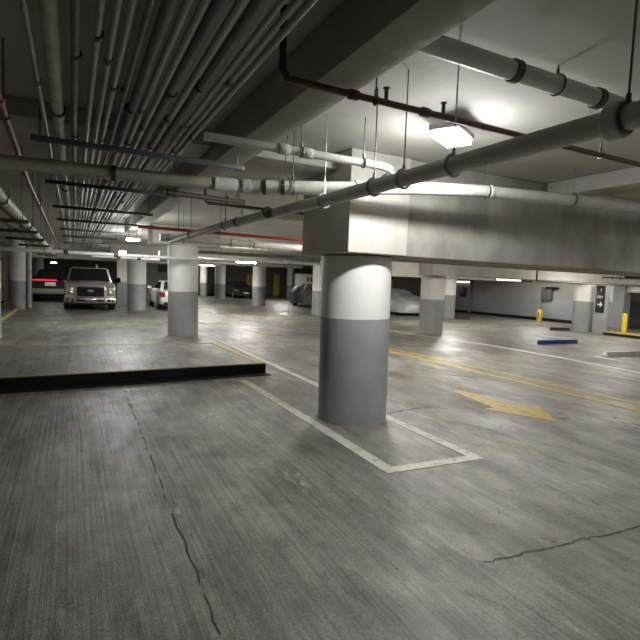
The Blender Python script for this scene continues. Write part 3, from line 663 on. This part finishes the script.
def pickup(loc):
    t = thing('pickup_truck', 'silver pickup truck parked facing the camera under the conduit bundle', 'pickup truck', loc)
    body = [(.14, .50), (.08, .72), (.10, 1.06), (.20, 1.17), (1.6, 1.27), (5.75, 1.27), (5.82, .60), (5.72, .48)]
    low = [(5.72, .48)] + [(p[0], p[1]) for p in arch(4.55, .42, .48, .48)] + [(p[0], p[1]) for p in arch(1.0, .42, .48, .48)] + [(.14, .50)]
    poly = body[:-1] + low[:-1]
    MB().prism(poly, 'x', -.985, .985, bev=.07).build('body', M['silver'], t)
    h = MB(); h.prism([(.18, 1.12), (.22, 1.19), (.9, 1.265), (1.62, 1.30), (1.62, 1.2)], 'x', -.80, .80, bev=.04); h.prism([(.30, 1.2), (.34, 1.225), (.9, 1.292), (1.6, 1.325), (1.6, 1.22)], 'x', -.45, .45, bev=.02)
    h.build('hood', M['silver'], t)
    c = MB(); B, T = frustum(c, 1.24, 1.94, (1.52, 4.02, .93), (2.22, 3.85, .79), .11)
    c.build('cab', M['silver'], t)
    MB().panel([B[0], B[1], T[1], T[0]], (.06, .09), .012).build('windshield', M['glass'], t)
    MB().panel([B[2], B[3], T[3], T[2]], (.08, .2), .010).build('rear_window', M['glass'], t)
    for s in (1, -1):
        q = [B[1], B[2], T[2], T[1]] if s > 0 else [B[3], B[0], T[0], T[3]]
        def at(u, v): return q[0] * (1 - u) * (1 - v) + q[1] * u * (1 - v) + q[2] * u * v + q[3] * (1 - u) * v
        for u0, u1 in ((.06, .50), (.54, .93)):
            MB().panel([at(u0, .12), at(u1, .12), at(u1, .88), at(u0, .88)], (0, 0), .010).build('side_window', M['glass'], t)
    MB().box(-.62, .62, .030, .16, .585, 1.115, bev=.05).build('grille_surround', M['silver'], t)
    g = MB(); g.box(-.53, .53, .015, .06, .62, 1.07, bev=.05)
    g = g.build('grille', M['black'], t)
    b = MB()
    for z in (.70, .79, .97, 1.02): b.box(-.5, .5, .008, .02, z - .012, z + .012)
    b.build('bar', M['black_rubber'], g)
    e = MB(); e.lathe([(.115, 0), (.115, -.012), (.10, -.016), (.01, -.016)], (0, 0, 0), 28, 'y')
    e = e.build('badge', [M['badge']], g, loc=(0, .008, .885)); e.scale = (1.0, 1, .46)
    rg = MB(); rg.torus((0, 0, 0), (0, 1, 0), .108, .010, 28, 6); rg.torus((-.05, -.016, 0), (0, 1, 0), .03, .012, 14, 6); rg.torus((.045, -.016, 0), (0, 1, 0), .026, .012, 14, 6)
    rg.box(-.02, .03, -.022, -.012, -.06, .06); rg = rg.build('badge_script', M['sign_white'], g, loc=(0, .0, .885)); rg.scale = (1, 1, .46)
    for s in (-1, 1):
        hl = MB(); hl.box(s * .79 - .18, s * .79 + .18, .04, .30, .68, 1.07, bev=.05); hl = hl.build('headlight', M['lamp_glass'], t)
        MB().lathe([(.085, 0), (.085, -.012), (.05, -.02), (.01, -.02)], (0, 0, 0), 20, 'y').build('reflector', M['chrome'], hl, loc=(s * .76, .05, .80))
        MB().box(s * .80 - .1, s * .80 + .1, .036, .06, .96, 1.03, bev=.008).build('turn_signal', M['amber_lens' if s < 0 else 'lamp_glass'], hl)
    bu = MB(); bu.box(-1.0, 1.0, -.04, .26, .33, .575, bev=.05); bu = bu.build('front_bumper', M['chrome'], t)
    MB().box(-.55, .55, -.052, -.02, .41, .51, bev=.015).build('air_intake', M['black'], bu)
    MB().box(-.20, .22, -.066, -.05, .33, .50, bev=.006).build('number_plate', M['box_grey'], bu)
    for s in (-1, 1):
        MB().box(s * .76 - .13, s * .76 + .13, -.05, -.02, .39, .51, bev=.02).build('fog_lamp_housing', M['black'], bu)
        MB().lathe([(.05, 0), (.05, -.01), (.01, -.014)], (s * .78, -.05, .45), 16, 'y').build('fog_lamp', M['lamp_glass'], bu)
    MB().box(-.9, .9, .1, 5.6, .26, .50, bev=.04).build('underbody', M['black_rubber'], t)
    for s in (-1, 1):
        m = MB(); m.box(s * 1.17 - .12, s * 1.17 + .12, 1.62, 1.74, 1.25, 1.50, bev=.04); m.box(s * .98 - .10, s * .98 + .10, 1.66, 1.72, 1.27, 1.31)
        m.build('mirror', M['black'], t)
        for y in (1.0, 4.55): wheel(t, s * .86, y, .40, .27, s)
    MB().box(.28, .36, 2.35, 2.55, 1.92, 2.10, bev=.02).build('antenna', M['sign_white'], t)
    return t
tk = pickup((.70, 23.75, 0)); tk.scale = (1.06, 1, 1.0)

def sedan(loc, rz, paint, label, light_bar=False, rim=True):
    """rear at local y = 0, nose towards +y"""
    t = thing('sedan', label, 'car', loc, rz)
    low = arch(3.72, .33, .38, .25)
    poly = [(.10, .30), (.0, .46), (.02, .66), (.06, .90), (.16, .985), (.70, 1.01), (3.25, .99), (4.1, .86), (4.5, .70), (4.6, .52), (4.52, .25)]
    poly += arch(3.72, .33, .38, .25) + arch(.98, .33, .38, .25)
    MB().prism(poly, 'x', -.895, .895, bev=.10).build('body', M[paint], t)
    c = MB(); B, T = frustum(c, .95, 1.43, (.42, 3.42, .80), (1.25, 2.45, .60), .10)
    c.build('roof', M[paint], t)
    MB().panel([B[2], B[3], T[3], T[2]], (.07, .10), .012).build('windshield', M['glass'], t)
    MB().panel([B[0], B[1], T[1], T[0]], (.08, .12), .012).build('rear_window', M['glass'], t)
    for s in (1, -1):
        q = [B[1], B[2], T[2], T[1]] if s > 0 else [B[3], B[0], T[0], T[3]]
        def at(u, v):
            if s < 0: u = 1 - u
            return q[0] * (1 - u) * (1 - v) + q[1] * u * (1 - v) + q[2] * u * v + q[3] * (1 - u) * v
        for u0, u1 in ((.16, .48), (.50, .86)):
            P = [at(u0, .16), at(u1, .16), at(u1 - (.05 if u1 > .6 else 0), .86), at(u0 + (.06 if u0 < .3 else 0), .86)]
            MB().panel(P if s > 0 else [P[1], P[0], P[3], P[2]], (0, 0), .012).build('side_window', M['glass'], t)
        if not light_bar: MB().prism([(-.012, .66), (.05, .88), (.34, .90), (.30, .76), (.02, .64)], 'x', s * .66 if s > 0 else -.905, .905 if s > 0 else -.66, bev=.01).build('tail_light', M['tail'], t)
        MB().prism([(4.30, .60), (4.1, .78), (4.42, .74), (4.58, .62)], 'x', .60 if s > 0 else -.90, .90 if s > 0 else -.60, bev=.01).build('headlight', M['lamp_glass'], t)
        m = MB(); m.box(s * .99 - .1, s * .99 + .1, 2.95, 3.08, .98, 1.12, bev=.03); m.build('mirror', M[paint], t)
        for y in (1.35, 2.4): MB().box(s * .90 - .015, s * .90 + .015, y, y + .2, .82, .85, bev=.004).build('door_handle', M[paint], t)
        for y in (.98, 3.72): wheel(t, s * .79, y, .33, .21, s)
    MB().box(-.26, .26, -.02, .02, .70, .86, bev=.005).build('number_plate', M['plate'], t)
    MB().box(-.70, .70, .02, .12, .24, .40, bev=.02).build('rear_diffuser', M['black_rubber'], t)
    MB().box(-.22, .22, 4.585, 4.61, .42, .54, bev=.005).build('front_plate', M['plate'], t)
    MB().box(-.5, .5, 4.53, 4.60, .56, .68, bev=.01).build('grille', M['black'], t)
    if light_bar:
        MB().box(-.88, .88, -.05, .05, .34, .58, bev=.03).build('rear_bumper', M['car_beige'], t)
        MB().box(-.86, .86, -.035, .05, .925, .975, bev=.01).build('light_bar', M['tail_lit'], t)
    return t
sedan((4.62, 24.05, 0), 0, 'car_white', 'white sedan parked nose in behind the column next to the pickup truck')
sedan((13.1, 43.9, 0), PI, 'car_dark', 'dark car facing the camera in front of the far brown wall')
lc = sedan((-1.0, 30.6, 0), 0, 'car_dark', 'dark car with a lit red tail light bar left of the pickup truck', light_bar=True); lc.scale = (1, 1, 1.27); lc.location.x = -1.12

def covered(loc, rz, m, label, L, W, prof, seed):
    t = thing('covered_car', label, 'covered car', loc, rz)
    b = MB(); nY, nS = 46, 40; vs = []
    for i in range(nY + 1):
        y = L * i / nY
        for k in range(len(prof) - 1):
            if prof[k][0] <= y / L <= prof[k + 1][0] + 1e-6:
                f = (y / L - prof[k][0]) / (prof[k + 1][0] - prof[k][0]); f = f * f * (3 - 2 * f)
                zt = prof[k][1] + (prof[k + 1][1] - prof[k][1]) * f; break
        hw = W / 2 * (1 - .16 * abs(2 * i / nY - 1) ** 6)
        for j in range(nS + 1):
            a = PI * j / nS; ca, sa = math.cos(a), math.sin(a)
            x = hw * (abs(ca) ** .42) * (1 if ca > 0 else -1); z = .16 + (zt - .16) * sa ** .55 if sa > 1e-6 else .16
            if z > .85: x *= 1 - .26 * (z - .85) / .6
            p = Vector((x * 1.5, y * 1.5, z * 1.5 + seed)); w = .045 * noise.noise(p * 1.3) + .03 * noise.noise(Vector((p.x * 1.5, p.y * 4, p.z * 1.2)))
            if j in (0, nS): z += .04 * noise.noise(Vector((y * 3, seed, x)))
            vs.append((x * (1 + w * .6), y + w * .6, max(z + w * (1 if z > .5 else .4), .05)))
    fs = [(i * (nS + 1) + j, i * (nS + 1) + j + 1, (i + 1) * (nS + 1) + j + 1, (i + 1) * (nS + 1) + j) for i in range(nY) for j in range(nS)]
    fs.append(tuple(range(nS + 1))); fs.append(tuple(nY * (nS + 1) + j for j in range(nS + 1)))
    b.add(vs, fs); b.build('cover', m, t, angle=60)
    for s in (-1, 1):
        for y in (L * .2, L * .8): wheel(t, s * (W / 2 - .20), y, .33, .2, s)
    return t
covered((14.35, 26.6, 0), 0, M['cover_dark'], 'car under a dark grey cover left of the big foreground column', 4.6, 1.9,
        [(0, .5), (.05, .9), (.22, 1.05), (.38, 1.46), (.72, 1.48), (.95, 1.3), (1, 1.1)], 3.0)
covered((16.55, 20.6, 0), 0, M['cover_silver'], 'car under a silver cover right of the big foreground column', 4.6, 1.95,
        [(0, .5), (.04, .82), (.22, 1.08), (.40, 1.42), (.7, 1.42), (.9, 1.05), (1, .6)], 8.0)

# ------------------------------------------------------------------ lamps
def lamp(loc, power, label, size=(.5, .16), rz=0, color=(1, .95, .86), drop=None, lens='lens', radius=.3, off=.10, up=.4):
    t = thing('ceiling_light', label, 'ceiling light', loc, rz)
    a, w = size[0] / 2, size[1] / 2
    MB().box(-a, a, -w, w, 0, .05, bev=.012).build('housing', M['housing'], t)
    MB().box(-a * .94, a * .94, -w * .85, w * .85, -.045, .002, bev=.015).build('lens', M[lens], t)
    top = ZC - loc[2] if drop is None else drop
    if top > .07:
        for s in (-.6, .6): MB().cyl((s * a, 0, .045), (s * a, 0, top), .006, n=8).build('hanging_rod', M['rod'], t)
    if power:
        for kind, e in (('POINT', power * up), ('SPOT', power * (1 - up))):
            l = bpy.data.lights.new('light', kind); l.energy = e; l.color = color; l.shadow_soft_size = radius
            if kind == 'SPOT': l.spot_size = math.radians(172); l.spot_blend = .25
            o = bpy.data.objects.new('light', l); COL.objects.link(o); o.parent = t; o.location = (0, 0, -off)
    return t
WARM = (1, .95, .87); COOL = (.97, .97, .96)
lamp((2.87, 3.25, 2.93), 190, 'blazing white lamp near the top of the photo by the sprinkler pipe', (.42, .26), .5, COOL, up=.28, radius=.08)
lamp((1.26, 12.2, 2.50), 130, 'bright lamp under the girder left of the column beyond the slab', (.30, .22), 0, COOL, drop=.25)
lamp((-.92, 29.6, 2.18), 30, 'small lit lamp above the car with the red light bar', (.3, .25), 0, WARM)
lamp((8.0, -.6, 2.95), 130, 'ceiling lamp outside the photo at lower right', (1.2, .16), 0, WARM)
lamp((10.4, 2.2, 2.95), 100, 'ceiling lamp beyond the right edge of the photo', (1.2, .16), 0, WARM)
lamp((5.6, 8.6, 2.95), 360, 'ceiling lamp over the drive lane behind the deep beam', (1.2, .16), 0, WARM)
lamp((9.2, 8.6, 2.95), 250, 'added unseen lamp behind the deep beam, brightening the capped column', (1.2, .16), 0, WARM)  # extra lamp kept out of view to brighten the capped column
lamp((16.8, 10.2, 2.75), 330, 'unseen ceiling lamp set close to brighten the column with the sign', (1.2, .16), 0, WARM)  # out-of-view lamp moved in close to whiten the sign column
lamp((1.43, 16.9, 2.40), 210, 'small lamp above the pickup truck beside the pale pipe with fittings', (.22, .16), 0, COOL)
lamp((2.95, 26.4, 2.62), 90, 'added lamp hidden behind the column beside the pickup truck, lighting the white sedan', (.5, .16), PI / 2, COOL)  # invented fill tucked behind the column to brighten the sedan side
lamp((3.9, 18.5, 2.55), 260, 'added fill lamp hidden behind the column beyond the slab', (1.0, .16), PI / 2, COOL)  # no fixture known here; added to light the truck front from the right
lamp((6.73, 20.3, 2.40), 380, 'lit batten above the lane beyond the slab', (.9, .2), 0, WARM)
lamp((14.5, 16.0, 2.80), 460, 'ceiling lamp over the silver covered car bay', (1.2, .16), 0, WARM)
lamp((20.4, 16.2, 2.60), 200, 'ceiling lamp by the right wall beyond the sign', (1.2, .16), PI / 2, WARM)
lamp((20.8, 9.0, 2.60), 200, 'ceiling lamp at the far right by the yellow bollard', (1.2, .16), PI / 2, WARM)
lamp((7.07, 28.6, 2.40), 300, 'lit batten in the distance above the dark parked car', (.9, .2), 0, WARM)
lamp((14.5, 35.0, 2.85), 350, 'distant lamp near the yellow door', (1.2, .16), 0, WARM)
lamp((9.0, 41.0, 2.85), 250, 'added far lamp brightening the dark brown wall', (1.2, .16), 0, WARM)  # added only to lift the dim far wall
t = thing('glowing_tube', 'white pipe with a black end in front of the third deep beam, made to glow', 'tube light', (17.3, 16.0, 2.06))
MB().box(0, 1.5, -.06, .06, -.05, .03, bev=.02).build('tube', M['soft_glow'], t)  # pale pipe given its own soft glow for the light falling on it
MB().box(1.5, 2.3, -.05, .05, -.05, .02, bev=.01).build('end_cap', M['black'], t)
for x in (.2, 1.9): MB().cyl((x, 0, .02), (x, 0, ZC - 2.06), .008, n=8).build('rod', M['rod'], t)
t = thing('glowing_tube', 'white tube light on the right wall above the small black sign', 'tube light', (XR, 23.5, 1.93))
MB().box(-.16, -.01, -.5, .75, 0, .10, bev=.02).build('tube', M['soft_glow'], t)
MB().box(-.10, -.002, -.55, .8, .10, .14, bev=.01).build('housing', M['housing'], t)
column(20.5, 33.0, .40, ZT, 'distant white and grey column behind the silver covered car', 1.3)
t = thing('wall_sign', 'amber sign box on the dark wall behind the silver covered car', 'sign', (XR, 31.6, 1.35))
MB().box(-.12, -.005, -.5, .5, 0, .6, bev=.02).build('sign_board', M['amber'], t)
MB().box(-.125, -.115, -.2, .25, .15, .45).build('mark', M['yellow'], t)
for Y, z, r, lab in ((16.2, 2.50, .06, 'dark pipe crossing the distant ceiling, nearest of three behind the column beyond the slab'), (19.2, 2.42, .05, 'pale pipe crossing the distant ceiling, middle of three behind the column beyond the slab'), (22.4, 2.38, .09, 'dark pipe crossing the distant ceiling, farthest of three behind the column beyond the slab')):
    p = thing('water_pipe', lab, 'pipe')
    MB().tube([(3.3, Y, z), (10.4, Y, z)], r, 12).build('run', M['pipe_white'] if 'pale' in lab else M['conduit_dark'], p)
    for x in (4.5, 6.2, 8.4): hanger((x, Y, z), (1, 0, 0), r, p)

# ------------------------------------------------------------------ world, camera, view
wd = bpy.data.worlds.new('world'); sc.world = wd; wd.use_nodes = True
wd.node_tree.nodes['Background'].inputs['Color'].default_value = (.5, .5, .5, 1)
wd.node_tree.nodes['Background'].inputs['Strength'].default_value = 0.0
cam = bpy.data.cameras.new('camera'); cam.sensor_width = 36; cam.lens = 481 / 640 * 36; cam.clip_end = 200; cam.clip_start = .02
co = bpy.data.objects.new('camera', cam); COL.objects.link(co)
rows = [[0.88972356, 0.00413539, -0.45648099], [-0.45508871, 0.08659583, -0.88622538], [0.03586446, 0.99623494, 0.07892832]]
co.matrix_world = Matrix.Translation((0, 0, 1.65)) @ Matrix(rows).to_4x4()
sc.camera = co
sc.view_settings.view_transform = 'Standard'; sc.view_settings.look = 'None'; sc.view_settings.gamma = 1.0
sc.view_settings.use_curve_mapping = False; sc.view_settings.exposure = 0.0
